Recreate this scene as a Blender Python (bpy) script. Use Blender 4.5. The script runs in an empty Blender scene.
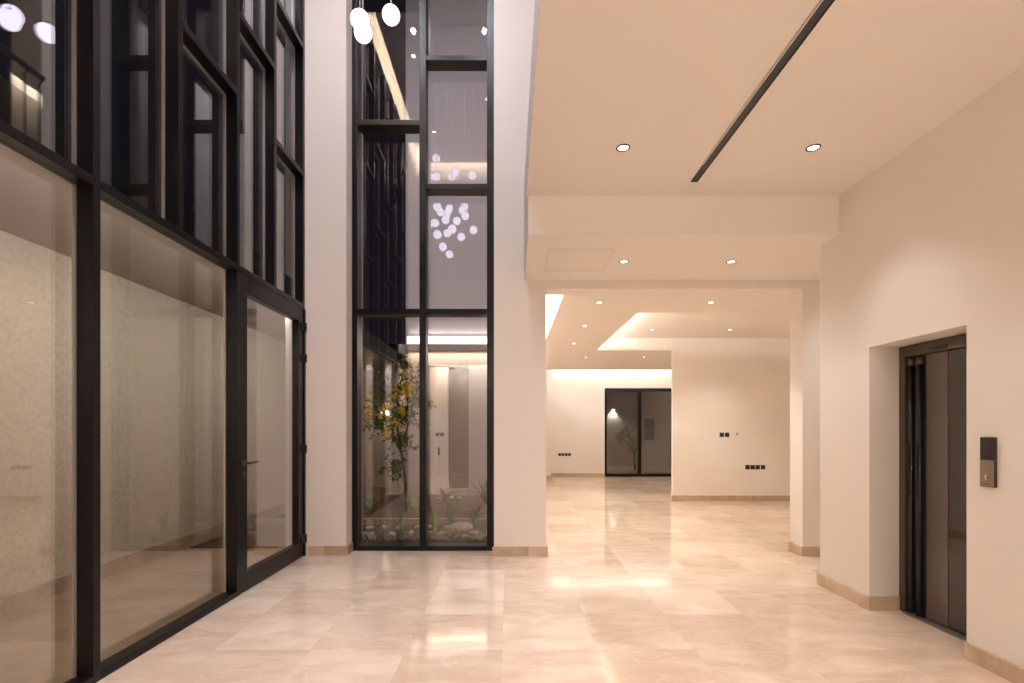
import bpy, bmesh, math, random
from mathutils import Vector, Matrix, Euler

random.seed(7)
SC = bpy.context.scene
COL = SC.collection
R = math.radians

# ------------------------------------------------------------------ materials
def srgb(r, g, b):
    def f(c):
        c /= 255.0
        return c / 12.92 if c <= 0.04045 else ((c + 0.055) / 1.055) ** 2.4
    return (f(r), f(g), f(b), 1.0)

def mat(name, color, rough=0.5, metal=0.0, spec=0.5, coat=0.0):
    m = bpy.data.materials.new(name)
    m.use_nodes = True
    b = m.node_tree.nodes['Principled BSDF']
    b.inputs['Base Color'].default_value = color
    b.inputs['Roughness'].default_value = rough
    b.inputs['Metallic'].default_value = metal
    b.inputs['Specular IOR Level'].default_value = spec
    b.inputs['Coat Weight'].default_value = coat
    return m

def nodes(m):
    return m.node_tree.nodes, m.node_tree.links

def paint(name, color, bump=0.02, scale=60.0, rough=0.65):
    m = mat(name, color, rough, spec=0.25)
    N, L = nodes(m)
    b = N['Principled BSDF']
    tc = N.new('ShaderNodeTexCoord')
    n1 = N.new('ShaderNodeTexNoise'); n1.inputs['Scale'].default_value = 1.3; n1.inputs['Detail'].default_value = 3
    mix = N.new('ShaderNodeMix'); mix.data_type = 'RGBA'
    mix.inputs['A'].default_value = color
    mix.inputs['B'].default_value = (color[0]*0.965, color[1]*0.96, color[2]*0.955, 1)
    n2 = N.new('ShaderNodeTexNoise'); n2.inputs['Scale'].default_value = scale; n2.inputs['Detail'].default_value = 4
    bp = N.new('ShaderNodeBump'); bp.inputs['Strength'].default_value = bump; bp.inputs['Distance'].default_value = 0.01
    L.new(tc.outputs['Object'], n1.inputs['Vector']); L.new(tc.outputs['Object'], n2.inputs['Vector'])
    L.new(n1.outputs['Fac'], mix.inputs['Factor']); L.new(mix.outputs['Result'], b.inputs['Base Color'])
    L.new(n2.outputs['Fac'], bp.inputs['Height']); L.new(bp.outputs['Normal'], b.inputs['Normal'])
    return m

def stone(name, tile, rough, c_dark, c_mid, c_light, off=(0, 0), joint=0.0016, jointmix=0.2):
    """cream marble: per-slab tone, cloudy mottling, pale veins, hairline joints"""
    m = mat(name, c_mid, rough, spec=0.5)
    N, L = nodes(m)
    b = N['Principled BSDF']
    tc = N.new('ShaderNodeTexCoord')
    mp = N.new('ShaderNodeMapping')
    mp.inputs['Location'].default_value = (-off[0] / tile, -off[1] / tile, 0)
    mp.inputs['Scale'].default_value = (1 / tile, 1 / tile, 1 / tile)
    L.new(tc.outputs['Object'], mp.inputs['Vector'])
    fl = N.new('ShaderNodeVectorMath'); fl.operation = 'FLOOR'
    L.new(mp.outputs['Vector'], fl.inputs[0])
    wn = N.new('ShaderNodeTexWhiteNoise'); wn.noise_dimensions = '3D'
    L.new(fl.outputs['Vector'], wn.inputs['Vector'])
    # slab-shifted coordinates so that veins break at the joints
    sc = N.new('ShaderNodeVectorMath'); sc.operation = 'SCALE'; sc.inputs['Scale'].default_value = 9.0
    L.new(wn.outputs['Color'], sc.inputs[0])
    ad = N.new('ShaderNodeVectorMath'); ad.operation = 'ADD'
    L.new(tc.outputs['Object'], ad.inputs[0]); L.new(sc.outputs['Vector'], ad.inputs[1])
    st = N.new('ShaderNodeMapping'); st.inputs['Scale'].default_value = (0.8, 1.7, 1); st.inputs['Rotation'].default_value = (0, 0, 0.35)
    L.new(ad.outputs['Vector'], st.inputs['Vector'])
    n1 = N.new('ShaderNodeTexNoise'); n1.inputs['Scale'].default_value = 3.2; n1.inputs['Detail'].default_value = 8; n1.inputs['Roughness'].default_value = 0.62
    n1.inputs['Distortion'].default_value = 0.6
    L.new(st.outputs['Vector'], n1.inputs['Vector'])
    a1 = N.new('ShaderNodeMath'); a1.operation = 'MULTIPLY_ADD'; a1.inputs[1].default_value = 0.34
    L.new(wn.outputs['Value'], a1.inputs[0])
    a2 = N.new('ShaderNodeMath'); a2.operation = 'ADD'; a2.inputs[1].default_value = -0.17
    L.new(n1.outputs['Fac'], a2.inputs[0]); L.new(a2.outputs[0], a1.inputs[2])
    cr = N.new('ShaderNodeValToRGB')
    cr.color_ramp.elements[0].position = 0.28; cr.color_ramp.elements[0].color = c_dark
    cr.color_ramp.elements[1].position = 0.78; cr.color_ramp.elements[1].color = c_light
    e = cr.color_ramp.elements.new(0.5); e.color = c_mid
    L.new(a1.outputs[0], cr.inputs['Fac'])
    # thin pale veins
    n2 = N.new('ShaderNodeTexNoise'); n2.inputs['Scale'].default_value = 2.4; n2.inputs['Detail'].default_value = 5
    L.new(st.outputs['Vector'], n2.inputs['Vector'])
    v1 = N.new('ShaderNodeMath'); v1.operation = 'SUBTRACT'; v1.inputs[1].default_value = 0.5
    L.new(n2.outputs['Fac'], v1.inputs[0])
    v2 = N.new('ShaderNodeMath'); v2.operation = 'ABSOLUTE'; L.new(v1.outputs[0], v2.inputs[0])
    vr = N.new('ShaderNodeMapRange'); vr.inputs['From Min'].default_value = 0.0; vr.inputs['From Max'].default_value = 0.012
    vr.inputs['To Min'].default_value = 0.32; vr.inputs['To Max'].default_value = 0.0
    L.new(v2.outputs[0], vr.inputs['Value'])
    mv = N.new('ShaderNodeMix'); mv.data_type = 'RGBA'; mv.inputs['B'].default_value = c_light
    L.new(vr.outputs['Result'], mv.inputs['Factor']); L.new(cr.outputs['Color'], mv.inputs['A'])
    # joints
    fr = N.new('ShaderNodeVectorMath'); fr.operation = 'FRACTION'; L.new(mp.outputs['Vector'], fr.inputs[0])
    sx = N.new('ShaderNodeSeparateXYZ'); L.new(fr.outputs['Vector'], sx.inputs[0])
    masks = []
    for ax in ('X', 'Y'):
        p = N.new('ShaderNodeMath'); p.operation = 'PINGPONG'; p.inputs[1].default_value = 0.5
        L.new(sx.outputs[ax], p.inputs[0])
        lt = N.new('ShaderNodeMath'); lt.operation = 'LESS_THAN'; lt.inputs[1].default_value = joint / tile
        L.new(p.outputs[0], lt.inputs[0]); masks.append(lt)
    mx = N.new('ShaderNodeMath'); mx.operation = 'MAXIMUM'
    L.new(masks[0].outputs[0], mx.inputs[0]); L.new(masks[1].outputs[0], mx.inputs[1])
    mm = N.new('ShaderNodeMath'); mm.operation = 'MULTIPLY'; mm.inputs[1].default_value = jointmix
    L.new(mx.outputs[0], mm.inputs[0])
    mj = N.new('ShaderNodeMix'); mj.data_type = 'RGBA'; mj.inputs['B'].default_value = (c_dark[0]*.6, c_dark[1]*.6, c_dark[2]*.6, 1)
    L.new(mm.outputs[0], mj.inputs['Factor']); L.new(mv.outputs['Result'], mj.inputs['A'])
    L.new(mj.outputs['Result'], b.inputs['Base Color'])
    return m

def glass(name, base, power, tint):
    """architectural pane: clear body, mirror-like skin that strengthens at grazing angles"""
    m = bpy.data.materials.new(name); m.use_nodes = True
    N, L = nodes(m); N.clear()
    out = N.new('ShaderNodeOutputMaterial')
    tr = N.new('ShaderNodeBsdfTransparent'); tr.inputs['Color'].default_value = tint
    gl = N.new('ShaderNodeBsdfGlossy'); gl.inputs['Roughness'].default_value = 0.0; gl.inputs['Color'].default_value = (1, 1, 1, 1)
    lw = N.new('ShaderNodeLayerWeight'); lw.inputs['Blend'].default_value = 0.5
    pw = N.new('ShaderNodeMath'); pw.operation = 'POWER'; pw.inputs[1].default_value = power
    L.new(lw.outputs['Facing'], pw.inputs[0])
    ma = N.new('ShaderNodeMath'); ma.operation = 'MULTIPLY_ADD'; ma.inputs[1].default_value = 1 - base; ma.inputs[2].default_value = base
    L.new(pw.outputs[0], ma.inputs[0])
    mx = N.new('ShaderNodeMixShader')
    L.new(ma.outputs[0], mx.inputs['Fac']); L.new(tr.outputs[0], mx.inputs[1]); L.new(gl.outputs[0], mx.inputs[2])
    L.new(mx.outputs[0], out.inputs['Surface'])
    return m

def emit(name, color, strength):
    m = bpy.data.materials.new(name); m.use_nodes = True
    N, L = nodes(m); N.clear()
    out = N.new('ShaderNodeOutputMaterial'); e = N.new('ShaderNodeEmission')
    e.inputs['Color'].default_value = color; e.inputs['Strength'].default_value = strength
    L.new(e.outputs[0], out.inputs['Surface'])
    return m

def varied(name, c1, c2, scale, rough=0.6, bump=0.0):
    m = mat(name, c1, rough, spec=0.3)
    N, L = nodes(m); b = N['Principled BSDF']
    tc = N.new('ShaderNodeTexCoord'); n = N.new('ShaderNodeTexNoise'); n.inputs['Scale'].default_value = scale; n.inputs['Detail'].default_value = 6
    mix = N.new('ShaderNodeMix'); mix.data_type = 'RGBA'; mix.inputs['A'].default_value = c1; mix.inputs['B'].default_value = c2
    L.new(tc.outputs['Object'], n.inputs['Vector'])
    mr = N.new('ShaderNodeMapRange'); mr.inputs['From Min'].default_value = .35; mr.inputs['From Max'].default_value = .65
    L.new(n.outputs['Fac'], mr.inputs['Value']); L.new(mr.outputs['Result'], mix.inputs['Factor'])
    L.new(mix.outputs['Result'], b.inputs['Base Color'])
    if bump:
        bp = N.new('ShaderNodeBump'); bp.inputs['Strength'].default_value = bump; bp.inputs['Distance'].default_value = 0.02
        L.new(n.outputs['Fac'], bp.inputs['Height']); L.new(bp.outputs['Normal'], b.inputs['Normal'])
    return m

M = {}
M['wall'] = paint('cream wall paint', (0.80, 0.755, 0.71, 1))
M['ceil'] = paint('cream ceiling paint', (0.82, 0.77, 0.72, 1), 0.01)
M['fac'] = paint('courtyard render', (0.62, 0.57, 0.55, 1), 0.1, 40)
M['stucco'] = varied('textured boundary stucco', (0.70, 0.62, 0.50, 1), (0.60, 0.53, 0.43, 1), 26, 0.75, 0.6)
M['floor'] = stone('cream marble slabs', 0.588, 0.075, srgb(207, 184, 163), srgb(221, 202, 183), srgb(236, 222, 207), (-0.05, 3.07))
M['skirt'] = stone('beige marble skirting', 1.1, 0.22, srgb(166, 144, 122), srgb(186, 163, 141), srgb(206, 186, 165), (0.2, 0.33), 0.001, 0.2)
M['terrace'] = stone('beige terrace stone', 0.8, 0.35, srgb(165, 140, 115), srgb(185, 160, 135), srgb(200, 175, 150))
M['frame'] = mat('dark bronze aluminium', srgb(14, 11, 13), 0.3, 0.0, 0.26)
M['bead'] = mat('pale aluminium bead', (0.40, 0.37, 0.35, 1), 0.35, 0.5)
M['gasket'] = mat('dark rubber gasket', (0.012, 0.011, 0.012, 1), 0.5)
M['glass'] = glass('coated facade glass', 0.085, 3.2, (0.93, 0.93, 0.92, 1))
M['glass_front'] = glass('courtyard glass', 0.075, 4.0, (0.93, 0.92, 0.91, 1))
M['black'] = mat('black satin metal', (0.012, 0.012, 0.013, 1), 0.35)
M['blackplastic'] = mat('black plastic', (0.022, 0.016, 0.015, 1), 0.4)
M['blackgloss'] = mat('gloss black profile', (0.008, 0.008, 0.009, 1), 0.08)
M['alu'] = mat('brushed aluminium', (0.62, 0.62, 0.62, 1), 0.3, 1.0)
M['teal'] = mat('dark grey track insert', (0.035, 0.04, 0.042, 1), 0.35)
M['bronze'] = mat('bronze satin steel', srgb(140, 118, 100), 0.4, 0.3)
M['liftframe'] = mat('taupe lift steel', srgb(92, 82, 72), 0.3, 0.55)
M['liftglass'] = mat('smoked lift glass', (0.020, 0.014, 0.010, 1), 0.04, 0.0, 0.6)
M['liftglass_reflect'] = mat('lift glass with painted reflection', (0.085, 0.066, 0.052, 1), 0.12, 0.0, 0.6)  # pale reflection of the jamb painted into the base colour
M['steel'] = mat('worn sill steel', (.30, .27, .24, 1), .45, .6)
M['white'] = mat('white plastic', (0.75, 0.72, 0.68, 1), 0.4)
M['soil'] = varied('brown planting soil', srgb(120, 92, 70), srgb(92, 70, 54), 30, 0.95, 0.5)
M['bark'] = varied('pale brown bark', srgb(110, 84, 58), srgb(140, 110, 80), 30, 0.9)
M['leaf_dark'] = varied('deep green leaf', srgb(58, 84, 38), srgb(96, 118, 50), 6, 0.5)
M['leaf_yel'] = varied('yellow blossom', srgb(220, 180, 20), srgb(235, 205, 50), 9, 0.5)
M['leaf_bright'] = varied('bright green blade', srgb(112, 152, 48), srgb(158, 180, 78), 8, 0.45)
M['leaf_olive'] = varied('olive green blade', srgb(98, 120, 54), srgb(132, 148, 74), 8, 0.5)
M['pebble'] = varied('pale limestone pebble', srgb(225, 215, 200), srgb(195, 182, 165), 20, 0.6)
M['wood'] = varied('dark brown timber', srgb(78, 58, 48), srgb(62, 46, 38), 5, 0.45)
M['door'] = varied('taupe timber door', srgb(112, 92, 78), srgb(100, 82, 69), 4, 0.4)
M['globe'] = emit('glowing opal glass', (0.86, 0.80, 1.0, 1), 3.3)
M['lampdisc'] = emit('downlight lens', (1.0, 0.88, 0.82, 1), 4.5)
M['coollens'] = emit('high ceiling downlight lens', (1.0, 0.92, 0.9, 1), 14.0)
M['led'] = emit('warm led diffuser', (1.0, 0.88, 0.72, 1), 2.6)
M['sconce'] = emit('sconce lens', (1.0, 0.95, 0.92, 1), 10.0)
M['redled'] = emit('dim red digit', (0.5, 0.03, 0.03, 1), 0.16)
M['symbol'] = emit('pale backlit symbol', (1.0, 0.85, 0.7, 1), 0.55)

# ------------------------------------------------------------------ helpers
def link(o, parent=None):
    COL.objects.link(o)
    if parent is not None:
        o.parent = parent
    return o

class MB:
    """collects shapes in one bmesh; coordinates are local to the parent"""
    def __init__(self):
        self.bm = bmesh.new()
    def box(self, x0, x1, y0, y1, z0, z1, bev=0.0):
        r = bmesh.ops.create_cube(self.bm, size=1.0)
        vs = r['verts']
        for v in vs:
            v.co = Vector((x0 + (v.co.x + .5) * (x1 - x0), y0 + (v.co.y + .5) * (y1 - y0), z0 + (v.co.z + .5) * (z1 - z0)))
        if bev:
            es = list({e for v in vs for e in v.link_edges})
            bmesh.ops.bevel(self.bm, geom=es, offset=bev, segments=2, profile=0.7, affect='EDGES')
        return self
    def tube(self, pts, radii, seg=10, cap=True):
        pts = [Vector(p) for p in pts]
        if not isinstance(radii, (list, tuple)):
            radii = [radii] * len(pts)
        rings = []
        for i, p in enumerate(pts):
            d = (pts[min(i + 1, len(pts) - 1)] - pts[max(i - 1, 0)]).normalized()
            a = Vector((0, 0, 1)) if abs(d.z) < 0.9 else Vector((1, 0, 0))
            u = d.cross(a).normalized(); w = d.cross(u)
            rings.append([self.bm.verts.new(p + (u * math.cos(t) + w * math.sin(t)) * radii[i])
                          for t in [2 * math.pi * k / seg for k in range(seg)]])
        for i in range(len(rings) - 1):
            for k in range(seg):
                self.bm.faces.new((rings[i][k], rings[i][(k + 1) % seg], rings[i + 1][(k + 1) % seg], rings[i + 1][k]))
        if cap:
            self.bm.faces.new(rings[0][::-1]); self.bm.faces.new(rings[-1])
        return self
    def lathe(self, prof, seg=24, c=(0, 0, 0), close=False):
        """prof: list of (r, z) about the z axis"""
        c = Vector(c); rings = []
        for r, z in prof:
            if r < 1e-6:
                rings.append([self.bm.verts.new(c + Vector((0, 0, z)))])
            else:
                rings.append([self.bm.verts.new(c + Vector((r * math.cos(2 * math.pi * k / seg), r * math.sin(2 * math.pi * k / seg), z))) for k in range(seg)])
        n = len(rings)
        for i in range(n if close else n - 1):
            a, b = rings[i], rings[(i + 1) % n]
            for k in range(seg):
                q = [a[k % len(a)], a[(k + 1) % len(a)], b[(k + 1) % len(b)], b[k % len(b)]]
                u = []
                for v in q:
                    if v not in u:
                        u.append(v)
                if len(u) > 2:
                    try:
                        self.bm.faces.new(u)
                    except ValueError:
                        pass
        return self
    def ball(self, c, r, sx=1, sy=1, sz=1, seg=16, rings=10):
        rr = bmesh.ops.create_uvsphere(self.bm, u_segments=seg, v_segments=rings, radius=r)
        for v in rr['verts']:
            v.co = Vector((v.co.x * sx, v.co.y * sy, v.co.z * sz)) + Vector(c)
        return self
    def blade(self, base, direction, length, width, droop, fold=0.15, n=6):
        """one arching leaf blade with a folded midrib"""
        d = Vector(direction).normalized(); p = Vector(base)
        side = d.cross(Vector((0, 0, 1)))
        side = side.normalized() if side.length > 1e-3 else Vector((1, 0, 0))
        prev = None
        for i in range(n + 1):
            t = i / n
            w = width * (math.sin(math.pi * (0.12 + 0.88 * t)) ** 0.8) if t < 1 else 0.0004
            up = side.cross(d).normalized()
            row = [self.bm.verts.new(p - side * w / 2 + up * w * fold), self.bm.verts.new(p), self.bm.verts.new(p + side * w / 2 + up * w * fold)]
            if prev:
                self.bm.faces.new((prev[0], prev[1], row[1], row[0])); self.bm.faces.new((prev[1], prev[2], row[2], row[1]))
            prev = row
            p = p + d * (length / n)
            d = (d + Vector((0, 0, -droop / n)) + Vector((d.x, d.y, 0)) * droop / n * .4).normalized()
        return self
    def build(self, name, material, parent=None, smooth=False, loc=None):
        bmesh.ops.recalc_face_normals(self.bm, faces=self.bm.faces[:])
        me = bpy.data.meshes.new(name)
        self.bm.to_mesh(me); self.bm.free()
        if smooth:
            for p in me.polygons:
                p.use_smooth = True
        me.materials.append(material)
        o = bpy.data.objects.new(name, me)
        if loc is not None:
            o.location = loc
        return link(o, parent)

def B(x0, x1, y0, y1, z0, z1, bev=0.0):
    return MB().box(x0, x1, y0, y1, z0, z1, bev)

def struct(o, label=None):
    o['kind'] = 'structure'
    if label:
        o['label'] = label
    return o

def thing(name, label, cat, loc=(0, 0, 0), rot=(0, 0, 0), group=None):
    o = bpy.data.objects.new(name, None)
    o.location = loc; o.rotation_euler = rot
    o.empty_display_size = 0.1
    o['label'] = label; o['category'] = cat
    if group:
        o['group'] = group
    return link(o)

def tag(o, label, cat, group=None):
    o['label'] = label; o['category'] = cat
    if group:
        o['group'] = group
    return o

def dup(root, label, loc, rot=None, group=None):
    r = root.copy(); COL.objects.link(r); r.location = loc
    if rot is not None:
        r.rotation_euler = rot
    r['label'] = label
    if group:
        r['group'] = group
    for ch in list(root.children):
        c = ch.copy(); COL.objects.link(c); c.parent = r
        for g in list(ch.children):
            d = g.copy(); COL.objects.link(d); d.parent = c
    return r

def area(name, loc, direction, axis, length, width, power, color, spread=180):
    """LED strip: emits along direction, runs along axis"""
    l = bpy.data.lights.new(name, 'AREA'); l.shape = 'RECTANGLE'; l.size = length; l.size_y = width
    l.energy = power; l.color = color; l.spread = R(spread)
    o = bpy.data.objects.new(name, l); o.location = loc
    z = -Vector(direction).normalized(); x = Vector(axis).normalized(); y = z.cross(x).normalized(); x = y.cross(z)
    o.rotation_euler = Matrix((x, y, z)).transposed().to_euler()
    return link(o)

def spot(name, loc, power, color, size=R(130), blend=1.0, radius=0.03):
    l = bpy.data.lights.new(name, 'SPOT'); l.energy = power; l.color = color
    l.spot_size = size; l.spot_blend = blend; l.shadow_soft_size = radius
    o = bpy.data.objects.new(name, l); o.location = loc
    return link(o)

WARM = (1.0, 0.95, 0.90)
WARMER = (1.0, 0.93, 0.82)
COOL = (0.90, 0.88, 1.0)

# ------------------------------------------------------------------ room shell
YC = 5.36      # front face of the columns
struct(B(-2.21, 6.0, -3.6, 5.76, -0.15, 0.0).box(0.2, 6.0, 5.76, 15.0, -0.15, 0.0).build('floor', M['floor']))
struct(B(-3.72, -2.21, -2.0, 5.72, -0.15, -0.005).build('floor_terrace', M['terrace']))

# right wall with lift niche
struct(B(2.70, 3.15, -3.6, 2.957, 0, 3.30).box(2.70, 3.15, 3.757, 4.355, 0, 3.30).box(2.70, 3.15, 2.957, 3.757, 1.972, 3.30)
       .box(3.12, 3.4, 2.9, 3.8, 0, 2.2).build('wall_right', M['wall']))
struct(B(5.9, 6.1, 4.355, 9.53, 0, 3.3).box(3.15, 5.9, 4.15, 4.355, 0, 3.3).build('wall_passage', M['wall']))
# columns
struct(B(-2.42, -1.765, 5.39, 6.0, 0, 8.0).build('wall_pier_left', M['wall']))
struct(B(-0.172, 0.387, YC, 6.0, 0, 8.0).build('wall_pier_middle', M['wall']))
struct(B(3.136, 3.75, YC, 5.60, 0, 2.86).build('wall_pier_right', M['wall']))
# wall beside / behind camera
struct(B(-2.45, -2.21, -3.6, 0.63, 0, 8.0).build('wall_left', M['wall']))
struct(B(-2.45, 3.15, -3.8, -3.6, 0, 4.0).box(-2.21, 6.1, -0.62, -0.42, 3.27, 8.0).build('wall_back', M['wall']))
struct(B(-2.45, -2.21, 0.63, 5.39, 7.62, 8.0).build('wall_left_header', M['wall']))
struct(B(-1.765, -0.172, 5.66, 5.9, 7.62, 8.0).build('wall_front_header', M['wall']))

# ceilings
struct(B(0.15, 3.15, -0.42, 4.10, 3.27, 3.95).box(-2.21, 2.70, -3.32, -0.42, 3.27, 3.40).box(-2.45, 3.15, -3.8, -0.62, 3.62, 3.95).build('ceiling', M['ceil']))
struct(B(0.15, 6.0, 4.10, YC, 2.95, 3.95).build('ceiling_dropped', M['ceil']))
struct(B(0.387, 6.0, YC, 5.60, 2.86, 3.95).build('ceiling_beam', M['ceil']))
far_c = B(0.60, 1.65, 5.60, 12.6, 2.868, 2.95)
far_c.box(1.65, 6.0, 5.60, 6.48, 2.868, 2.95)
far_c.box(1.65, 3.10, 9.53, 9.75, 2.868, 3.3).box(1.65, 4.95, 9.75, 12.6, 2.868, 3.3).box(0.62, 0.66, 5.6, 12.6, 2.95, 3.25)
far_c.box(1.30, 6.0, 6.0, 9.53, 3.10, 3.3)          # tray bottom
far_c.box(0.387, 6.0, 5.60, 6.0, 3.25, 3.3).box(0.2, 1.30, 6.0, 12.6, 3.25, 3.3).box(1.30, 1.65, 9.53, 12.6, 2.95, 3.25)
far_c.box(0.2, 6.0, 12.6, 14.7, 3.25, 3.35)
struct(far_c.build('ceiling_far', M['ceil']))
struct(B(0.15, 6.0, YC, 15.0, 3.35, 3.95).build('ceiling_slab', M['ceil']))
# shadow-gap trims under the beam steps
struct(B(0.165, 2.70, 4.085, 4.10, 2.95, 2.972).build('trim_1', M['ceil']))
struct(B(0.387, 3.4, YC - 0.012, YC, 2.86, 2.885).build('trim_2', M['ceil']))
struct(B(0.135, 0.15, -0.6, 4.10, 3.27, 3.31).build('trim_3', M['ceil']))
# ceiling access hatch (hairline gap outline) in the dropped ceiling
h = MB()
hx0, hx1, hy0, hy1, g = 0.345, 0.93, 4.42, 5.02, 0.004
h.box(hx0, hx0 + g, hy0, hy1, 2.948, 2.9505).box(hx1 - g, hx1, hy0, hy1, 2.948, 2.9505)
h.box(hx0 + g, hx1 - g, hy0, hy0 + g, 2.948, 2.9505).box(hx0 + g, hx1 - g, hy1 - g, hy1, 2.948, 2.9505)
struct(h.build('trim_4', mat('hatch joint', srgb(205, 182, 160), 0.8)))

# far room
struct(B(0.20, 0.35, 6.0, 14.5, 0, 3.4).build('wall_far_left', M['wall']))
struct(B(0.35, 1.13, 13.75, 14.45, 0, 3.4).build('wall_far_pier', M['wall']))
struct(B(0.2, 2.736, 14.45, 14.7, 0, 3.4).box(2.736, 4.75, 14.45, 14.7, 2.56, 3.4).box(4.75, 6.0, 14.45, 14.7, 0, 3.4).build('wall_far', M['wall']))
struct(B(0.35, 4.95, 14.13, 14.16, 3.09, 3.25).build('trim_7', M['ceil']))  # unseen valance added to screen the far cove strip from floor reflections
struct(B(3.10, 6.1, 9.53, 9.60, 0, 3.3).build('wall_far_right', M['wall']))
struct(B(4.95, 5.1, 9.75, 14.45, 0, 3.3).build('wall_alcove_right', M['wall']))

# upper void, gallery
struct(B(-2.03, 0.15, -0.22, 5.62, 7.62, 7.70).build('ceiling_void', M['ceil']))
struct(B(-2.45, 6.1, -0.8, 6.0, 7.95, 8.1).build('ceiling_roof', M['ceil']))
struct(B(0.15, 0.35, -0.6, YC, 6.45, 8.0).build('wall_void_right', M['wall']))
struct(B(2.70, 2.85, -0.6, 9.2, 3.95, 6.9).build('wall_gallery_right', M['wall']))
struct(B(0.387, 2.7, 9.0, 9.2, 3.95, 6.9).build('wall_gallery_end', M['wall']))
struct(B(0.25, 0.387, 6.0, 9.2, 3.95, 6.9).build('wall_gallery_left', M['wall']))
struct(B(0.35, 2.5, -0.6, 9.0, 6.45, 6.55).box(0.25, 2.85, -0.6, 9.2, 6.75, 6.9).build('ceiling_gallery', M['ceil']))
struct(B(1.35, 1.75, 5.7, 6.0, 3.95, 6.45).build('wall_gallery_pier', M['wood']))

# exterior
struct(B(-3.95, -3.72, -2.0, 13.0, -0.15, 2.81).build('wall_boundary', M['stucco']))
M['soffit'] = paint('taupe terrace soffit', (.42, .34, .29, 1))
struct(B(-3.95, -2.36, -2.0, 12.0, 2.81, 2.95).build('ceiling_terrace', M['soffit']))
struct(B(-3.95, -2.36, -2.0, 12.0, 2.951, 2.98).box(-2.359, -2.345, -2.0, 12.0, 2.70, 2.98).build('ceiling_terrace_dark_cover', mat('dark unlit slab cover', (.02, .02, .022, 1), .9, spec=.1)))  # dark sheet stands in for the unlit slab top and edge
struct(B(-3.72, -3.70, -2.0, 13.0, -0.005, 0.13).build('baseboard_terrace', M['skirt']))
struct(B(-3.72, -2.19, 12.0, 12.2, -0.15, 2.81).build('wall_courtyard_side', M['stucco']))
cf = B(-2.19, -1.72, 10.5, 10.75, 0, 12.0).box(-0.87, 0.20, 10.5, 10.75, 0, 12.0).box(-1.72, -0.87, 10.5, 10.75, 2.70, 12.0)
struct(cf.build('wall_courtyard', M['fac']))
struct(B(-2.15, 0.20, 10.33, 10.5, 3.02, 3.10).build('trim_5', M['fac']))
# corridor behind the courtyard opening
struct(B(-2.6, -1.42, 11.45, 11.6, 0, 3.2).box(-2.6, -2.4, 10.75, 11.45, 0, 3.2).box(-0.6, -0.45, 10.75, 13.2, 0, 3.2).box(-1.42, -0.45, 13.0, 13.2, 0, 3.2)
       .build('wall_corridor', M['wall']))
struct(B(-2.6, -0.45, 10.75, 13.2, 3.0, 3.2).build('ceiling_corridor', M['ceil']))
struct(B(-2.6, -0.45, 10.5, 13.2, -0.1, 0.0).build('floor_corridor', M['floor']))
struct(B(0.2, 6.0, 18.0, 18.3, 0, 4.0).build('wall_garden', M['fac']))
struct(B(0.0, 6.5, 15.0, 18.0, -0.15, 0.0).build('floor_garden', M['terrace']))

# baseboards
bt, bh = 0.018, 0.10
def base(name, *boxes):
    m = MB()
    for b in boxes:
        m.box(*b, bev=0.0025)
    struct(m.build(name, M['skirt']))
base('baseboard_right', (2.70 - bt, 2.70, -3.6, 2.957, 0, bh))
base('baseboard_niche', (2.70 - bt, 2.70, 3.757 - bt, 4.355 + bt, 0, bh), (2.70, 2.915, 3.757 - bt, 3.757, 0, bh), (2.70, 3.1, 4.355, 4.355 + bt, 0, bh))
base('baseboard_pier_left', (-2.165, -1.765 + bt, 5.39 - bt, 5.39, 0, bh), (-1.765, -1.765 + bt, 5.39, 5.575, 0, bh))
base('baseboard_pier_middle', (-0.172 - bt, 0.387 + bt, YC - bt, YC, 0, bh), (0.387, 0.387 + bt, YC, 6.0, 0, bh))
base('baseboard_pier_right', (3.136 - bt, 3.75, YC - bt, YC, 0, bh), (3.136 - bt, 3.136, YC, 5.60, 0, bh))
base('baseboard_far_pier', (0.35, 1.13 + bt, 13.75 - bt, 13.75, 0, bh), (1.13, 1.13 + bt, 13.75, 14.45, 0, bh))
base('baseboard_far', (1.13 + bt, 2.736, 14.45 - bt, 14.45, 0, bh))
base('baseboard_far_right', (3.10 - bt, 5.9, 9.53 - bt, 9.53, 0, bh), (3.10 - bt, 3.10, 9.53, 9.60, 0, bh))
base('baseboard_far_left', (0.35, 0.35 + bt, 6.0, 13.7, 0, bh))

# ------------------------------------------------------------------ left curtain wall  (window_1) and door_1
XF, XB = -2.21, -2.31          # room face / glass plane of the framing
def frame_bar(parent, x0, x1, y0, y1, z0, z1, name='mullion'):
    return B(x0, x1, y0, y1, z0, z1, 0.004).build(name, M['frame'], parent)

def win(name, label):
    o = bpy.data.objects.new(name, None); o['kind'] = 'structure'; o['label'] = label; o['category'] = 'window'
    return link(o)

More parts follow.
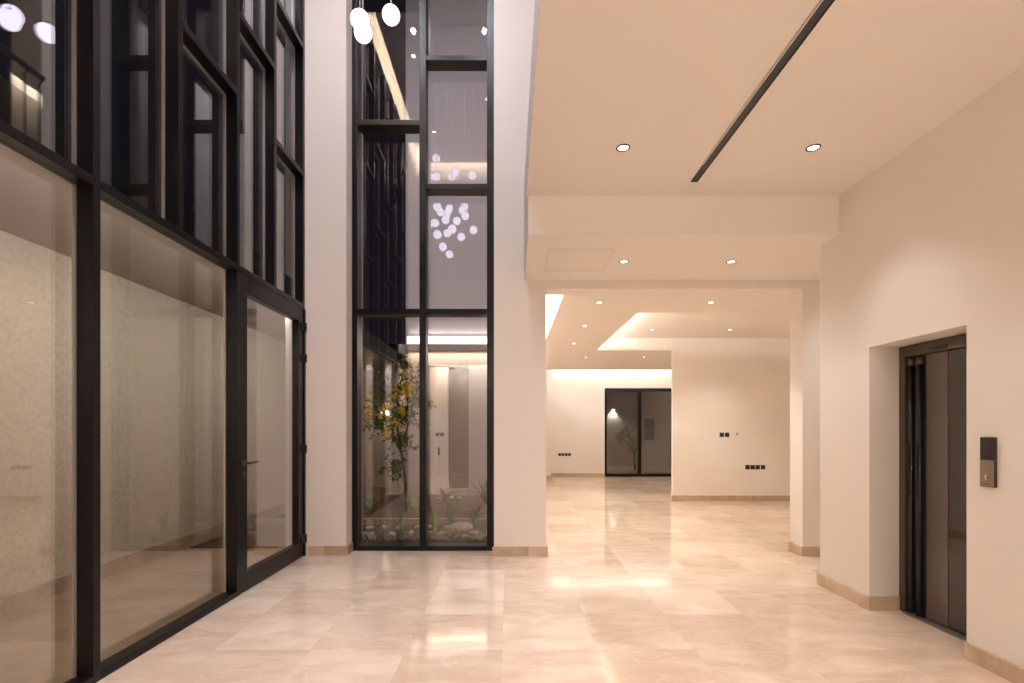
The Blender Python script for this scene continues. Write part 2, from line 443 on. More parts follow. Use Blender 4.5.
w1 = win('window_1', 'double-height dark framed glass wall with staggered bars on the left')
mulls = [0.655, 1.315, 1.995, 2.675, 3.355, 4.06, 4.715, 5.365]
hw = 0.025
ZT0, ZT1, ZTOP = 2.648, 2.70, 7.62
for i, yc in enumerate(mulls):
    if i in (0, 1, 3, 5, 7):      # run to the floor
        if i == 7:
            frame_bar(w1, XB, XF, yc - hw, 5.388, ZT1 + .001, ZTOP)
        elif i == 5:
            frame_bar(w1, XB, XF, 4.045, 4.092, 0.0, ZTOP)
        else:
            frame_bar(w1, XB, XF, yc - hw, yc + hw, 0.0, ZTOP)
    else:
        frame_bar(w1, XB, XF, yc - hw, yc + hw, ZT1, ZTOP)
def span(i, j):
    a = 4.092 if i == 5 else mulls[i] + hw
    b = 4.045 if j == 5 else mulls[j] - hw
    return a + .0005, b - .0005
for i, j in ((0, 1), (1, 3), (3, 5), (5, 7)):
    a, b = span(i, j)
    if j == 7:
        b = 5.388
    frame_bar(w1, XB, XF, a, b, ZT0, ZT1, 'transom')
for i, j in ((0, 1), (1, 3), (3, 5)):
    a, b = span(i, j)
    frame_bar(w1, XB, XF, a, b, 0.0, 0.042, 'sill_rail')
for i in range(7):
    a, b = span(i, i + 1)
    zs = (4.09, 5.45, 6.81) if i % 2 == 0 else (4.76, 6.12)
    for z in zs:
        frame_bar(w1, XB, XF, a, b, z - 0.026, z + 0.026, 'transom')
    B(XB - 0.012, XB - 0.001, a - .02, b + .02, ZT1 - .02, ZTOP).build('pane', M['glass'], w1)
    bd = B(XB, XB + .014, a, a + .010, ZT1, ZTOP).box(XB, XB + .014, b - .016, b, ZT1, ZTOP)
    for z in zs:
        bd.box(XB, XB + .016, a + .010, b - .016, z - .046, z - .027)
        bd.box(XB, XB + .016, a + .010, b - .016, z + .027, z + .046)
    bd.build('glazing_bead', M['bead'], w1)
for i, j in ((0, 1), (1, 3), (3, 5)):
    a, b = span(i, j)
    B(XB - 0.012, XB - 0.001, a - .02, b + .02, 0.01, ZT1 - .035).build('pane', M['glass'], w1)
    # light metal bead around the lower panes, on the outside edge
    bd = B(XB, XB + 0.014, a, a + .012, .042, ZT0).box(XB, XB + 0.014, b - .014, b, .042, ZT0).box(XB, XB + 0.012, a + .012, b - .014, ZT0 - .008, ZT0)
    bd.build('glazing_bead', M['bead'], w1)

d1 = win('door_1', 'glazed swing door with dark frame and black lever in the left glass wall')
d1['category'] = 'door'
dy0, dy1, dx0, dx1 = 4.097, 5.350, -2.285, -2.213
st = 0.115
B(dx0, dx1, dy0, dy0 + st, 0.006, ZT0 - .003, .004).build('stile', M['frame'], d1)
B(dx0, dx1, dy1 - st, dy1, 0.006, ZT0 - .003, .004).build('stile', M['frame'], d1)
B(dx0, dx1, dy0 + st + .0004, dy1 - st - .0004, 2.497, ZT0 - .003, .004).build('top_rail', M['frame'], d1)
B(dx0, dx1, dy0 + st + .0004, dy1 - st - .0004, 0.006, 0.152, .004).build('bottom_rail', M['frame'], d1)
B(-2.256, -2.246, dy0 + st - .01, dy1 - st + .01, 0.14, 2.51).build('pane', M['glass'], d1)
B(XB, -2.20, 5.353, 5.3885, 0, ZT0 - .001, .003).build('jamb', M['frame'], d1)
hd = MB().lathe([(0, 0), (.026, 0), (.026, .008), (.012, .010), (.011, .045), (0, .045)], 20)
ho = hd.build('handle', M['black'], d1, True); ho.location = (-2.213, 4.150, 1.075); ho.rotation_euler = (0, R(90), 0)
MB().tube([(-2.170, 4.142, 1.075), (-2.166, 4.17, 1.075), (-2.160, 4.23, 1.078), (-2.158, 4.285, 1.082)], [.010, .010, .0085, .007], 12).build('lever', M['black'], d1, True)
ky = MB().lathe([(0, 0), (.022, 0), (.022, .008), (.009, .009), (.009, .020), (0, .020)], 20)
ko = ky.build('lock_cylinder', M['black'], d1, True); ko.location = (-2.213, 4.150, 0.985); ko.rotation_euler = (0, R(90), 0)
for z in (2.45, 2.115, 1.15, 0.19):
    hg = B(-2.213, -2.198, 5.290, 5.345, z - .040, z + .040, .002).box(-2.200, -2.186, 5.352, 5.386, z - .040, z + .040, .002)
    hg.tube([(-2.187, 5.349, z - .045), (-2.187, 5.349, z + .045)], .013, 14)
    hg.build('hinge', M['black'], d1)

# ------------------------------------------------------------------ front courtyard window (window_2)
w2 = win('window_2', 'double-height dark framed window between two pale piers facing the courtyard')
YF, YB = 5.58, 5.75
x0, x1 = -1.764, -0.173
fr = lambda n, *a: B(*a, .004).build(n, M['frame'], w2)
fr('frame_post', x0, -1.705, YF, YB, 0, ZTOP); fr('frame_post', -0.258, x1, YF, YB, 0, ZTOP)
fr('mullion', -1.012, -0.938, YF, YB, 0, ZTOP)
fr('sill_rail', -1.7045, -1.0125, YF, YB, 0, .055); fr('sill_rail', -.9375, -.2585, YF, YB, 0, .055)
for zz in (2.674, 4.784, 6.33):
    fr('transom', -1.7045, -1.0125, YF, YB, zz - .03, zz + .03)
for zz in (2.674, 4.07, 5.505, 6.95):
    fr('transom', -.9375, -.2585, YF, YB, zz - .03, zz + .03)
for a, b in ((-1.72, -1.0), (-.95, -.25)):
    B(a, b, YB + .001, YB + .012, .03, ZTOP - .01).build('pane', M['glass_front'], w2)

# ------------------------------------------------------------------ far sliding window (window_3)
w3 = win('window_3', 'dark framed two-panel sliding window in the far wall')
f3 = lambda n, *a: B(*a, .004).build(n, M['frame'], w3)
f3('frame_post', 2.738, 2.80, 14.45, 14.60, .0, 2.558); f3('frame_post', 4.69, 4.748, 14.45, 14.60, 0, 2.558)
f3('frame_head', 2.8005, 4.6895, 14.45, 14.60, 2.47, 2.558); f3('sill_rail', 2.8005, 4.6895, 14.45, 14.60, 0, .085)
f3('mullion', 3.715, 3.80, 14.46, 14.59, .0855, 2.4695)
for a, b in ((2.802, 3.714), (3.801, 4.688)):
    B(a, b, 14.52, 14.53, .086, 2.469).build('pane', M['glass_front'], w3)

# ------------------------------------------------------------------ lift
lf = thing('elevator_door', 'smoked glass lift door with taupe steel frame inside the wall niche', 'elevator', (2.92, 3.357, 0))
ny0, ny1 = -0.396, 0.396
def lp(n, m, *a, bev=.003):
    return B(*a, bev).build(n, m, lf)
lp('frame_post', M['liftframe'], 0, .14, ny1 - .055, ny1, 0, 1.965)
lp('frame_post', M['liftframe'], 0, .14, ny0, ny0 + .055, 0, 1.965)
hdr = lp('header', M['liftframe'], 0, .14, ny0 + .0555, ny1 - .0555, 1.888, 1.965)
B(-.004, 0, -.02, .12, 1.90, 1.925).build('sensor', M['blackplastic'], hdr)
lp('sill', M['steel'], -.02, .14, ny0 + .0555, ny1 - .0555, 0, .008, bev=.001)
# gloss black leading leaf with two rounded edge profiles, then the broad smoked glass leaf
leaf = B(.030, .052, .195, .3395, .012, 1.886).build('door_leaf', M['blackgloss'], lf)
for yy in (.316, .240):
    MB().tube([(.026, yy, .014), (.026, yy, 1.82)], .024, 16).build('edge_profile', M['blackgloss'], leaf, True)
    MB().tube([(.026, yy, 1.8205), (.026, yy, 1.875)], .022, 16).build('roller_cap', M['liftframe'], leaf, True)
leaf = B(.040, .062, -.3395, .018, .012, 1.886, .002).build('door_leaf', M['liftglass'], lf)
leaf = B(.036, .058, .019, .1945, .012, 1.886, .002).build('door_leaf', M['liftglass_reflect'], lf)

cp = thing('call_panel', 'narrow lift call panel with dark display above bronze button plate', 'control panel', (2.70, 2.812, 1.03))  # lift call panel, a display over a button plate
B(-.016, 0, -.0425, .0425, 0, .28, .002).build('back_box', M['blackplastic'], cp)
pl = B(-.020, -.0163, -.0405, .0405, .004, .150, .001).build('button_plate', M['bronze'], cp)
bt_ = MB().lathe([(0, 0), (.013, 0), (.013, .003), (.0, .0035)], 20).build('button', M['bronze'], pl, True, (-.0203, 0, .055)); bt_.rotation_euler = (0, R(-90), 0)
sy = MB().box(-.0242, -.0238, -.0015, .0015, -.010, .010)
sy.box(-.0242, -.0238, -.006, .006, .010, .0125).box(-.0242, -.0238, -.006, .006, -.0125, -.010)
sy.build('symbol', M['symbol'], pl, loc=(0, 0, .055))
B(-.0203, -.0195, -.03, .03, .018, .021).build('label_line', M['blackplastic'], pl)
ds = B(-.019, -.0163, -.0405, .0405, .153, .276, .001).build('display', M['blackgloss'], cp)
dg = MB()
for zz in (.190, .215, .240):
    dg.box(-.0199, -.0194, -.022, -.010, zz, zz + .003)
dg.box(-.0199, -.0194, -.024, -.021, .193, .240)
dg.build('digit', M['redled'], ds)

# ------------------------------------------------------------------ sockets and switches
def make_socket(name, label, loc, group, kind='socket'):
    t = thing(name, label, kind, loc, group=group)
    B(-.041, .041, -.008, 0, -.041, .041, .004).build('plate', M['blackplastic'], t)
    if kind == 'socket':
        MB().box(-.026, .026, -.0105, -.008, -.026, .026, .003).build('insert', M['black'], t)
    else:
        B(-.030, -.002, -.011, -.008, -.030, .030, .002).build('rocker', M['black'], t)
        B(.002, .030, -.011, -.008, -.030, .030, .002).build('rocker', M['black'], t)
    return t
names4 = ['leftmost', 'second from left', 'third from left', 'rightmost']
xs = [4.525, 4.622, 4.719, 4.820]
s0 = None
for n, x in zip(names4, xs):
    lb = f'black square socket, {n} of the low row on the right far wall'
    if s0 is None:
        s0 = make_socket('wall_socket', lb, (x, 9.53, .64), 'low sockets on the right far wall')
    else:
        dup(s0, lb, (x, 9.53, .64))
for n, x in zip(names4, [1.432, 1.528, 1.624, 1.720]):
    dup(s0, f'black square socket, {n} of the row left of the far sliding window', (x, 14.45, .64), group='low sockets beside the far sliding window')
w0 = make_socket('light_switch', 'left black switch of the upper pair on the right far wall', (4.035, 9.53, 1.26), 'upper switch pair on the right far wall', 'switch')
dup(w0, 'right black switch of the upper pair, beside the small grey sensor', (4.135, 9.53, 1.26))
sn = thing('wall_sensor', 'small pale grey square sensor right of the upper switch pair', 'sensor', (4.325, 9.53, 1.272))
B(-.038, .038, -.010, 0, -.038, .038, .004).build('plate', M['white'], sn)
B(-.02, .02, -.013, -.010, -.016, .016, .002).build('sensor_window', mat('grey sensor window', (.22, .19, .17, 1), .3), sn)
w3a = dup(w0, 'left black switch on the corridor wall seen through the courtyard window', (-1.66, 11.45, 1.25), group='corridor switches beyond the courtyard')
dup(w0, 'right black switch on the corridor wall seen through the courtyard window', (-1.555, 11.45, 1.25), group='corridor switches beyond the courtyard')
hc = thing('door_pull', 'small black vertical pull plate under the corridor switches beyond the courtyard', 'handle', (-1.63, 11.45, .86))
B(-.022, .022, -.008, 0, -.09, .09, .003).build('plate', M['blackplastic'], hc)
MB().tube([(0, -.009, -.06), (0, -.03, -.05), (0, -.03, .05), (0, -.009, .06)], .007, 10).build('grip', M['black'], hc, True)

# corridor door (door_2)
d2 = win('door_2', 'tall taupe timber door at the end of the corridor beyond the courtyard'); d2['category'] = 'door'
B(-1.41, -.66, 11.62, 11.67, .005, 2.72, .003).build('leaf', M['door'], d2)
B(-.658, -.61, 11.60, 11.70, 0, 2.78, .003).build('door_frame', M['frame'], d2)
k = MB().lathe([(0, 0), (.024, 0), (.024, .01), (.012, .012), (.014, .05), (0, .055)], 16).build('knob', M['black'], d2, True, (-.74, 11.62, 1.0)); k.rotation_euler = (R(90), 0, 0)

# ------------------------------------------------------------------ downlights
def make_downlight(label, loc, group, lens):
    t = thing('downlight', label, 'ceiling light', loc, group=group)
    MB().lathe([(.034, 0), (.047, 0), (.047, -.003), (.044, -.005), (.036, -.005), (.034, -.002)], 32, close=True).build('trim_ring', M['blackplastic'], t, True)
    MB().lathe([(0, -.0015), (.0345, -.0015), (.0345, 0), (0, 0)], 32).build('lens', lens, t)
    return t
dl0 = None
hl0 = None
def downlight(label, loc, group, power, color=WARM, size=R(96)):
    global dl0
    if dl0 is None:
        dl0 = make_downlight(label, loc, group, M['lampdisc'])
    else:
        dup(dl0, label, loc, group=group)
    spot('downlight lamp', (loc[0], loc[1], loc[2] - .03), power, color, size)
P_MAIN = 37
downlight('round recessed downlight in the main ceiling left of the black track', (.769, 3.40, 3.27), 'main ceiling downlights', P_MAIN)
downlight('round recessed downlight in the main ceiling between black track and right wall', (2.063, 3.40, 3.27), 'main ceiling downlights', P_MAIN)
downlight('downlight in the main ceiling left of the track, middle row above the camera', (.769, 1.7, 3.27), 'main ceiling downlights', P_MAIN)
downlight('downlight in the main ceiling right of the track, middle row above the camera', (2.063, 1.7, 3.27), 'main ceiling downlights', P_MAIN)
downlight('downlight in the main ceiling left of the track, row by the back wall', (.769, 0.1, 3.27), 'main ceiling downlights', P_MAIN)
downlight('downlight in the main ceiling right of the track, row by the back wall', (2.063, 0.1, 3.27), 'main ceiling downlights', P_MAIN)
for lb, lc in (('added fill downlight behind the camera by the left wall, low ceiling', (-1.3, -1.4, 3.27)), ('added fill downlight behind the camera in the middle of the low ceiling', (.3, -1.4, 3.27)),
               ('added fill downlight behind the camera by the right wall, low ceiling', (1.9, -1.4, 3.27))):
    downlight(lb, lc, 'added fill downlights behind the camera', 60, WARM, R(130))  # unseen lamps added as frontal fill for camera-facing surfaces
P_S = 23
downlight('left downlight of the two in the dropped ceiling under the beam', (1.083, 4.75, 2.95), 'dropped ceiling downlights', P_S, WARM, R(125))
downlight('right downlight of the two in the dropped ceiling under the beam', (2.10, 4.75, 2.95), 'dropped ceiling downlights', P_S, WARM, R(125))
downlight('added unseen fill downlight of the dropped ceiling in the passage behind the right wall', (3.75, 4.80, 2.95), 'dropped ceiling downlights', 22, WARM, R(140))  # unseen lamp added to brighten the front of the right pier
P_F = 46
fl = [('downlight nearest the left column in the far ceiling', (1.065, 5.95, 2.868)),
      ('downlight of the far ceiling in front of the recessed tray, right of the passage', (2.39, 5.95, 2.868)),
      ('second downlight from the column along the left strip of the far ceiling', (1.09, 7.3, 2.868)),
      ('third downlight from the column along the left strip of the far ceiling', (1.12, 8.74, 2.868)),
      ('farthest downlight of the left strip, just before the bright far cove', (1.575, 10.4, 2.868)),
      ('downlight above the alcove floor in front of the far sliding window', (2.79, 10.4, 2.868)),
      ('left downlight inside the raised ceiling tray', (2.48, 8.72, 3.10)),
      ('right downlight inside the raised ceiling tray', (3.84, 8.72, 3.10))]
for lb, lc in fl:
    downlight(lb, lc, 'far room downlights', P_F, WARMER)
hl = [('high downlight in the void ceiling by the left glass wall, beside the chandelier', (-1.62, 3.13)),
      ('high downlight in the void ceiling by the gallery, beside the chandelier', (-.45, 3.13)),
      ('high downlight in the void ceiling by the gallery, middle row', (-.43, 2.04)),
      ('high downlight in the void ceiling by the left glass wall, row by the back wall', (-1.60, 1.0)),
      ('high downlight in the void ceiling by the gallery, row by the back wall', (-.45, 1.0))]
for lb, (x, y) in hl:
    if hl0 is None:
        hl0 = make_downlight(lb, (x, y, 7.62), 'void ceiling downlights', M['coollens'])
    else:
        dup(hl0, lb, (x, y, 7.62))
    spot('void downlight lamp', (x, y, 7.58), 165, (.97, .93, 1), R(66))

# linear track in the main ceiling
tk = thing('lighting_rail', 'long slim black linear track running along the main ceiling', 'track light', (1.42, 0, 3.27))
B(-.026, -.021, .3, 3.855, -.009, 0).box(.021, .026, .3, 3.855, -.009, 0).box(-.021, .021, 3.849, 3.855, -.009, 0).box(-.021, .021, .3, .306, -.009, 0).build('housing', M['black'], tk)
B(-.034, -.0262, .3, 3.6, -.0095, 0).build('edge_strip', M['alu'], tk)
B(-.021, .021, .306, 3.849, -.004, 0).build('insert', M['teal'], tk)
B(-.0205, .0205, 3.70, 3.849, -.0075, -.004).build('end_feed', M['blackplastic'], tk)

# ------------------------------------------------------------------ chandelier
ch = thing('pendant_chandelier', 'cluster of glowing opal globes hung on thin cords in the double-height void', 'chandelier', (-.95, 3.3, 7.62))
B(-.62, .62, -.5, .5, -.05, 0, .008).build('canopy', M['alu'], ch)
YM = 11.59
refl = [(437,161),(455.4,174.8),(472.6,177.7),(437,179),(430,179),(452,179),(437,201),(452,198),(460,197.5),(469.7,200.6),(438,209),(441,214),(450,211),
        (447,216.4),(446,222),(465,209),(463,212.5),(465.7,217.8),(457.3,223),(430,225.7),(436,225),(448,235),(461.8,238.8),(474,232)]
pts = [(-1.116, 3.796, 4.364), (-1.067, 3.555, 4.265), (-.893, 3.754, 4.466)]
rnd = random.Random(3)
for px, py in refl:
    # every globe hangs 2.9-3.4 m out, high enough to stay above the direct view
    y = rnd.uniform(2.95, 3.35)
    yr = YM - y
    z = 1.35 + (430 - py) * yr / 500
    while 430 - 500 * (z - 1.35) / y > -22:
        y -= .05; yr = YM - y; z = 1.35 + (430 - py) * yr / 500
    pts.append(((px - 510) * yr / 500, y, z))
pts.append((-1.043, 2.9, 4.374))
for ax_ in (-1.5, -.4):
    for ay_ in (2.85, 3.75):
        spot('added canopy fill lamp', (ax_, ay_, 7.54), 74, COOL, R(150), .8, .03)  # unseen spots added to supply void light the globes lack
gm = None
for (x, y, z) in pts:
    lx, ly, lz = x + .95, y - 3.3, z - 7.62
    if gm is None:
        gm = MB().ball((0, 0, 0), .065, seg=24, rings=14)
        g = gm.build('globe', M['globe'], ch, True, (lx, ly, lz)); gmesh = g
        cap = MB().lathe([(0, .085), (.010, .085), (.012, .070), (.022, .062), (0, .062)], 14).build('cap', M['black'], g, True); capm = cap
    else:
        g = gmesh.copy(); COL.objects.link(g); g.parent = ch; g.location = (lx, ly, lz)
        c = capm.copy(); COL.objects.link(c); c.parent = g
    MB().tube([(lx, ly, lz + .08), (lx, ly, -.045)], .0022, 5).build('cord', M['alu'], ch)

# ------------------------------------------------------------------ gallery railing (seen mirrored in the glass)
rl = thing('gallery_railing', 'dark upper gallery handrail with slim bent balusters, mirrored in the left glass', 'railing', (.32, 0, 3.95))
MB().tube([(0, .2, 1.12), (0, 5.30, 1.12)], .028, 12).build('handrail', M['wood'], rl, True)
yy = .3
bal = None
while yy < 5.3:
    if bal is None:
        bal = MB().tube([(0, 0, 0), (0, 0, .95), (.03, .02, 1.03), (0, .03, 1.095)], .009, 8).build('baluster', M['black'], rl, True, (0, yy, 0))
    else:
        b2 = bal.copy(); COL.objects.link(b2); b2.parent = rl; b2.location = (0, yy, 0)
    yy += .16

# ------------------------------------------------------------------ courtyard
struct(B(-3.72, 0.20, 5.80, 12.0, -.2, -.02).build('floor_courtyard', M['soil']))
kb = struct(B(-3.70, .19, 7.25, 7.33, -.02, .06, .006).build('trim_6', M['terrace']))

def leaf_card(bm, c, n, up, l, w):
    n = n.normalized(); s = up.cross(n)
    s = s.normalized() if s.length > 1e-3 else Vector((1, 0, 0))
    u = n.cross(s)
    v = [bm.verts.new(c - u * l / 2), bm.verts.new(c + s * w / 2 + n * w * .2), bm.verts.new(c + u * l / 2), bm.verts.new(c - s * w / 2 + n * w * .2)]
    bm.faces.new((v[0], v[1], v[2])); bm.faces.new((v[0], v[2], v[3]))

def tree(name, label, loc, branches, seed, leaf_l, n_leaf, n_bloss, trunk_r, group=None, leafm='leaf_dark'):
    rn = random.Random(seed)
    t = thing(name, label, 'tree', loc, group=group)
    tb = MB(); tips = []
    for pts_, r0 in branches:
        n = len(pts_)
        tb.tube(pts_, [max(.004, r0 * (1 - .75 * i / (n - 1))) for i in range(n)], 8)
        for i in range(1, n):
            a, b = Vector(pts_[i - 1]), Vector(pts_[i])
            if b.z > .45 * max(p[2] for p in pts_):
                tips += [a.lerp(b, .4), b]
    # twigs
    tw = []
    for p in tips:
        for _ in range(3):
            d = Vector((rn.gauss(0, 1), rn.gauss(0, 1), rn.gauss(.2, .7))).normalized() * rn.uniform(.12, .32)
            tb.tube([p, p + d * .5 + Vector((0, 0, .02)), p + d], [.005, .004, .0025], 5)
            tw.append((p, p + d))
    tb.build('trunk', M['bark'], t, True)
    lv = bmesh.new()
    for _ in range(n_leaf):
        a, b = rn.choice(tw)
        c = a.lerp(b, rn.uniform(.2, 1.15)) + Vector((rn.gauss(0, .05), rn.gauss(0, .05), rn.gauss(0, .05)))
        leaf_card(lv, c, Vector((rn.gauss(0, 1), rn.gauss(0, 1), rn.gauss(.6, .6))), Vector((rn.gauss(0, 1), rn.gauss(0, 1), 1)), rn.uniform(.7, 1.2) * leaf_l, rn.uniform(.35, .55) * leaf_l)
    m = MB(); m.bm.free(); m.bm = lv; m.build('foliage', M[leafm], t)
    if n_bloss:
        lv = bmesh.new()
        ends = [b for a, b in tw if b.z > 1.25]
        cl = [rn.choice(ends) for _ in range(26)]
        for _ in range(n_bloss):
            c = rn.choice(cl) + Vector((rn.gauss(0, .045), rn.gauss(0, .045), rn.gauss(.02, .045)))
            leaf_card(lv, c, Vector((rn.gauss(0, 1), rn.gauss(-.5, 1), rn.gauss(.3, .8))), Vector((rn.gauss(0, 1), rn.gauss(0, 1), 1)), leaf_l * .6, leaf_l * .5)
        m = MB(); m.bm.free(); m.bm = lv; m.build('blossom', M['leaf_yel'], t)
    return t
tree('flowering_tree', 'slender yellow flowering tree growing in the courtyard bed', (-1.75, 8.4, -.02), [
    ([(0, 0, 0), (-.01, 0, .5), (-.08, .02, 1.0), (-.16, .03, 1.5), (-.12, .05, 2.1), (-.02, .05, 2.45)], .032),
    ([(-.07, .02, .95), (-.26, .05, 1.4), (-.42, .05, 1.75), (-.46, 0, 2.2)], .020),
    ([(-.09, 0, 1.05), (.06, -.03, 1.5), (.18, -.05, 1.95), (.30, -.05, 2.3)], .018),
    ([(-.26, .05, 1.4), (-.40, -.1, 1.42), (-.55, -.15, 1.40)], .012),
    ([(-.01, 0, .45), (-.14, 0, .7), (-.2, -.03, .78)], .008), ([(-.16, .03, 1.5), (.02, .0, 1.75), (.22, -.02, 1.85)], .012)], 5, .095, 1100, 900, .03)

def plant(label, loc, leaves, mkey, seed, group='leafy plants in the courtyard bed'):
    rn = random.Random(seed)
    t = thing('leafy_plant', label, 'plant', loc, group=group)
    m = MB()
    for (ang, tilt, l, w, dr) in leaves:
        d = Vector((math.cos(R(ang)) * math.sin(R(tilt)), math.sin(R(ang)) * math.sin(R(tilt)), math.cos(R(tilt))))
        m.blade((d.x * .01, d.y * .01, .03), d, l, w * 1.35, dr)
    m.build('leaves', M[mkey], t, True)
    MB().tube([(0, 0, 0), (0, 0, .06)], [.012, .009], 8).build('stem', M['leaf_olive'], t, True)
    return t
def fan(n, tilt, l, w, dr, seed):
    rn = random.Random(seed)
    return [(rn.uniform(0, 360), rn.uniform(.3, 1) * tilt, l * rn.uniform(.7, 1.1), w * rn.uniform(.7, 1.2), dr * rn.uniform(.5, 1.3)) for _ in range(n)]
gz = -.02
plant('tall narrow grassy plant at the left end of the courtyard window', (-1.85, 5.98, gz), fan(9, 12, .46, .022, .4, 1), 'leaf_bright', 1)
plant('broad-leaved plant, second from left behind the courtyard window', (-1.68, 6.3, gz), [(200, 14, .34, .085, .2), (20, 40, .22, .06, .9), (100, 50, .2, .05, .9), (290, 30, .25, .06, .6)], 'leaf_bright', 2)
plant('dark thin stalked plant leaning left behind the courtyard window', (-1.50, 5.98, gz), [(185, 24, .44, .025, .15), (170, 12, .36, .03, .2), (20, 20, .3, .03, .5), (260, 40, .24, .03, .8)], 'leaf_dark', 3)
plant('tall bright plant with one large upright leaf left of the window mullion', (-1.48, 6.75, gz), [(10, 8, .52, .12, .15), (200, 35, .3, .06, .8), (80, 45, .25, .05, .9)], 'leaf_bright', 4)
plant('low olive plant just left of the window mullion', (-1.14, 6.15, gz), fan(10, 45, .22, .05, 1.0, 5), 'leaf_olive', 5)
plant('bright upright plant just right of the window mullion', (-.96, 6.45, gz), fan(9, 24, .36, .05, .4, 6), 'leaf_bright', 6)
plant('bushy olive plant beneath the pale boulder in the right pane', (-.70, 5.96, gz), fan(16, 45, .17, .05, 1.0, 7), 'leaf_olive', 7)
plant('drooping fern-like plant in the middle of the right pane', (-.50, 6.95, gz), fan(16, 24, .38, .03, 1.6, 8), 'leaf_olive', 8)
plant('small low plant at the right end of the courtyard window', (-.34, 6.0, gz), fan(12, 66, .20, .045, .8, 9), 'leaf_olive', 9)
plant('upright pale plant against the right window frame', (-.27, 6.30, gz), fan(8, 14, .38, .05, .3, 10), 'leaf_bright', 10)
plant('dark spiky plant at the foot of the flowering tree', (-2.25, 8.05, gz), fan(12, 70, .34, .05, .5, 11), 'leaf_dark', 11)
plant('broad green plant right of the flowering tree', (-1.42, 7.7, gz), fan(9, 40, .36, .08, .6, 12), 'leaf_bright', 12)
plant('dark leaning plant by the facade seen through the right pane', (-.46, 9.3, gz), fan(10, 55, .62, .08, .4, 13), 'leaf_olive', 13)
plant('pale leafy plant in front of the corridor opening', (-1.25, 9.5, gz), fan(10, 55, .30, .06, .9, 14), 'leaf_olive', 14)
for lb, lc, n_, t_, l_, w_, mk, sd in (
        ('low green clump between the stalked plant and the window mullion', (-1.31, 5.95, gz), 14, 45, .15, .05, 'leaf_olive', 21),
        ('low green clump in front of the two tall plants, left pane', (-1.68, 5.95, gz), 12, 58, .15, .045, 'leaf_bright', 22),
        ('broad low plant against the sill, middle of the right pane', (-.53, 5.93, gz), 12, 26, .12, .05, 'leaf_bright', 23),
        ('second row leafy clump behind the mullion, right pane', (-.86, 7.12, gz), 12, 18, .34, .06, 'leaf_bright', 24),
        ('second row leafy clump near the right window frame', (-.10, 7.05, gz), 12, 20, .33, .06, 'leaf_olive', 25)):
    plant(lb, lc, fan(n_, t_, l_, w_, .8, sd), mk, sd)
rb = MB().ball((0, 0, .06), .12, 1.3, .8, .62, 20, 12)
rn = random.Random(4)
for v in rb.bm.verts:
    v.co += Vector((rn.gauss(0, .004), rn.gauss(0, .004), rn.gauss(0, .003)))
bo = rb.build('boulder', M['pebble'], None, True, (-.62, 6.36, .045)); tag(bo, 'pale rounded boulder among plants behind the right pane', 'rock')
bs = B(-.14, .14, -.1, .1, -.06, 0.0, .02)
# pebbles
peb = None
k = 0
for row, (yy_, n) in enumerate(((6.55, 8), (6.95, 7))):
    for i in range(n):
        k += 1
        x = -1.95 + i * .215 + rn.uniform(-.05, .05)
        lc = (x, yy_ + rn.uniform(-.06, .06), -.002)
        if peb is None:
            peb = MB().ball((0, 0, 0), .05, 1.4, 1.0, .55, 12, 8).build('pebble', M['pebble'], None, True, lc)
            o = peb
        else:
            o = peb.copy(); COL.objects.link(o); o.location = lc; o.rotation_euler = (0, 0, rn.uniform(0, 3))
        tag(o, 'pale limestone pebble in the stone rows of the courtyard bed', 'pebble', 'pebbles in the courtyard bed')

for i, x in enumerate((-1.36, -1.16, -1.0)):
    o = peb.copy(); COL.objects.link(o); o.location = (x, 9.85 + .06 * (i % 2), .01); o.rotation_euler = (0, 0, i * 1.1)
    tag(o, 'pale stone lying on the soil in front of the corridor opening', 'pebble', 'pale stones by the corridor opening')

# cove strip on the courtyard facade
ls = thing('led_strip', 'long bright light strip along the courtyard facade ledge', 'light strip', (-1.0, 10.5, 3.11))
B(-1.15, 1.17, -.03, -.001, .04, .20).build('diffuser', M['led'], ls)
B(-1.15, 1.17, -.045, -.001, .0, .0395).build('housing', M['alu'], ls)

# sconces
def sconce(label, loc, group):
    t = thing('wall_sconce', label, 'wall light', loc, group=group)
    B(-.05, .05, -.09, 0, 0, .16, .004).build('body', M['white'], t)
    B(-.04, .04, -.08, -.01, -.006, -.0005).build('lens', M['sconce'], t)
    l = spot('sconce lamp', (loc[0], loc[1] - .05, loc[2] - .03), 18, (1, .93, .88), R(110), .6, .03)
    return t
sconce('bright white wall light behind the flowering tree', (-2.98, 12.0, 1.88), 'outdoor wall lights')
sconce('bright wall light on the garden wall beyond the far window', (3.70, 18.0, 2.08), 'outdoor wall lights')
tree('garden_tree', 'small round garden tree beyond the far sliding window', (4.22, 16.9, 0), [
    ([(0, 0, 0), (-.03, 0, .5), (-.1, 0, .95), (-.25, 0, 1.3)], .04),
    ([(-.03, 0, .5), (.12, 0, .9), (.1, 0, 1.35)], .028),
    ([(-.05, 0, .7), (-.35, 0, 1.0), (-.5, 0, 1.2)], .02)], 9, .09, 700, 0, .03, leafm='leaf_bright')
wp = thing('wall_cabinet', 'grey meter cabinet on the garden wall beyond the far window', 'cabinet', (5.0, 18.0, 1.0))
B(-.17, .17, -.08, 0, 0, .75, .006).build('body', mat('grey cabinet paint', (.14, .12, .11, 1), .5), wp)
B(-.15, .15, -.088, -.0805, .03, .72, .003).build('door', mat('grey cabinet door paint', (.17, .15, .13, 1), .5), wp)

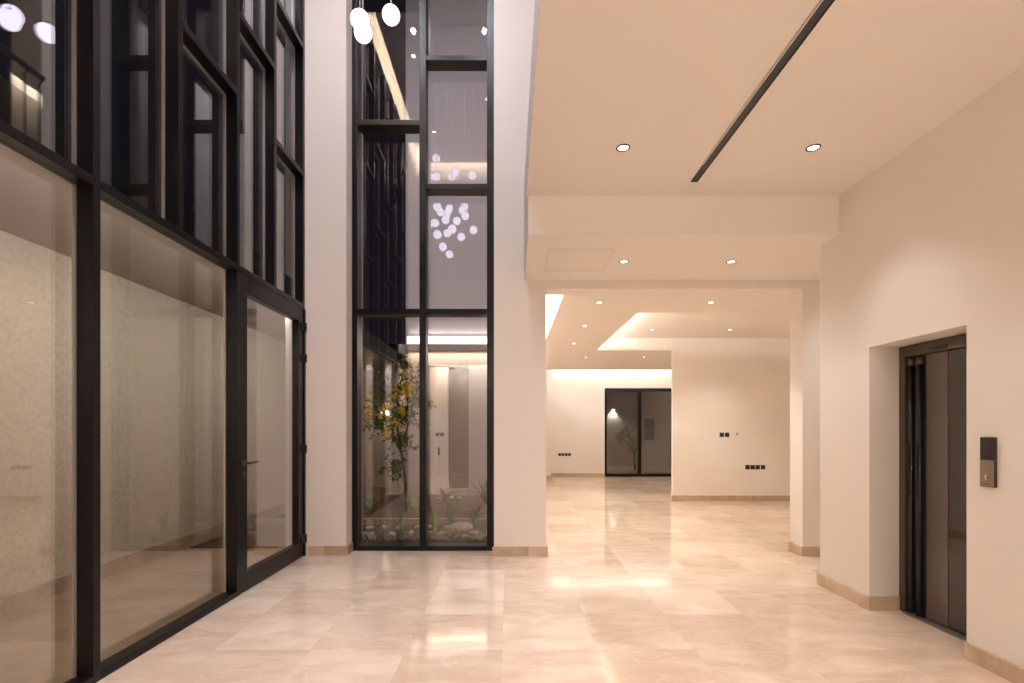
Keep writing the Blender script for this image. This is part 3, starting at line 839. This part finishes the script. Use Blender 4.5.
# ------------------------------------------------------------------ lights of the place and added fill lamps
# far-room coves
AX, AY = (1, 0, 0), (0, 1, 0)
area('left cove led', (.40, 9.2, 2.96), (.7, 0, .7), AY, 6.6, .05, 150, WARM)
area('tray cove led', (1.45, 8.0, 2.965), (.5, 0, .85), AY, 2.9, .05, 44, WARMER)
area('tray cove led', (4.0, 6.25, 2.965), (0, .5, .85), AX, 3.6, .05, 14, WARMER)
area('far cove led', (2.9, 14.36, 3.225), (0, .3, -1), AX, 3.6, .05, 13, (1, .93, .82))
area('far cove led', (2.9, 12.68, 2.95), (0, 1, -.25), AX, 3.6, .05, 15, WARM)  # second hidden strip added on the lip to brighten the far wall
area('added rear fill led', (.3, -3.36, 3.47), (0, -.7, -.35), AX, 4.6, .05, 190, WARM)  # unseen strip added to wash the back wall for frontal fill
# void coves
area('void side cove led', (-2.06, 2.4, 7.72), (-.8, 0, .25), AY, 5.4, .05, 160, (1, .86, .68))
area('void back cove led', (-.95, -.26, 7.74), (0, -.8, .2), AX, 2.1, .05, 60, (1, .86, .68))
# gallery
area('gallery cove led', (2.45, 5.5, 6.58), (.6, 0, .6), AY, 6.6, .05, 55, WARMER)
# terrace strip tucked under the outside of the transom
area('terrace strip', (-2.40, 4.0, 2.60), (-.75, 0, -.6), AY, 7.0, .03, 27, WARM)
# courtyard and corridor
area('courtyard strip lamp', (-1.0, 10.44, 3.34), (0, -.25, 1), AX, 2.2, .04, 3, (1, .92, .97))
area('courtyard strip lamp', (-1.0, 10.40, 3.00), (0, -.2, -1), AX, 2.2, .04, 9, (1, .80, .58))
area('corridor lamp', (-1.2, 11.1, 2.98), (0, 0, -1), AX, 1.6, .3, 7, (1, .84, .64))
fl_ = spot('added courtyard fill', (-1.0, 6.1, 7.4), 250, (.92, .86, 1.0), R(140), .7, .05); fl_.rotation_euler = (R(72), 0, 0)  # unseen flood added to lighten the courtyard facade evenly
spot('garden spot', (-1.75, 7.5, .1), 14, (1, .88, .7), R(100), .8, .03).rotation_euler = (R(160), 0, 0)

# world: night
w = bpy.data.worlds.new('night'); SC.world = w; w.use_nodes = True
bg = w.node_tree.nodes['Background']; bg.inputs['Color'].default_value = (0.30, 0.24, 0.36, 1); bg.inputs['Strength'].default_value = 0.02

# ------------------------------------------------------------------ camera
cd = bpy.data.cameras.new('camera'); co = link(bpy.data.objects.new('camera', cd))
co.location = (0, 0, 1.35); co.rotation_euler = (R(90), 0, 0)
cd.sensor_width = 36; cd.sensor_fit = 'HORIZONTAL'; cd.lens = 500 / 1024 * 36
cd.shift_x = 2 / 1024; cd.shift_y = 88.5 / 1024
cd.clip_start = 0.05; cd.clip_end = 100
SC.camera = co

SC.view_settings.view_transform = 'Standard'
SC.view_settings.look = 'None'
SC.view_settings.gamma = 1.0
SC.view_settings.use_curve_mapping = False
SC.view_settings.exposure = 0.62
SC.cycles.use_denoising = True
SC.cycles.max_bounces = 14
SC.cycles.diffuse_bounces = 8
SC.cycles.glossy_bounces = 6
SC.cycles.transparent_max_bounces = 24
SC.cycles.sample_clamp_indirect = 8
SC.cycles.caustics_reflective = False
SC.cycles.caustics_refractive = False
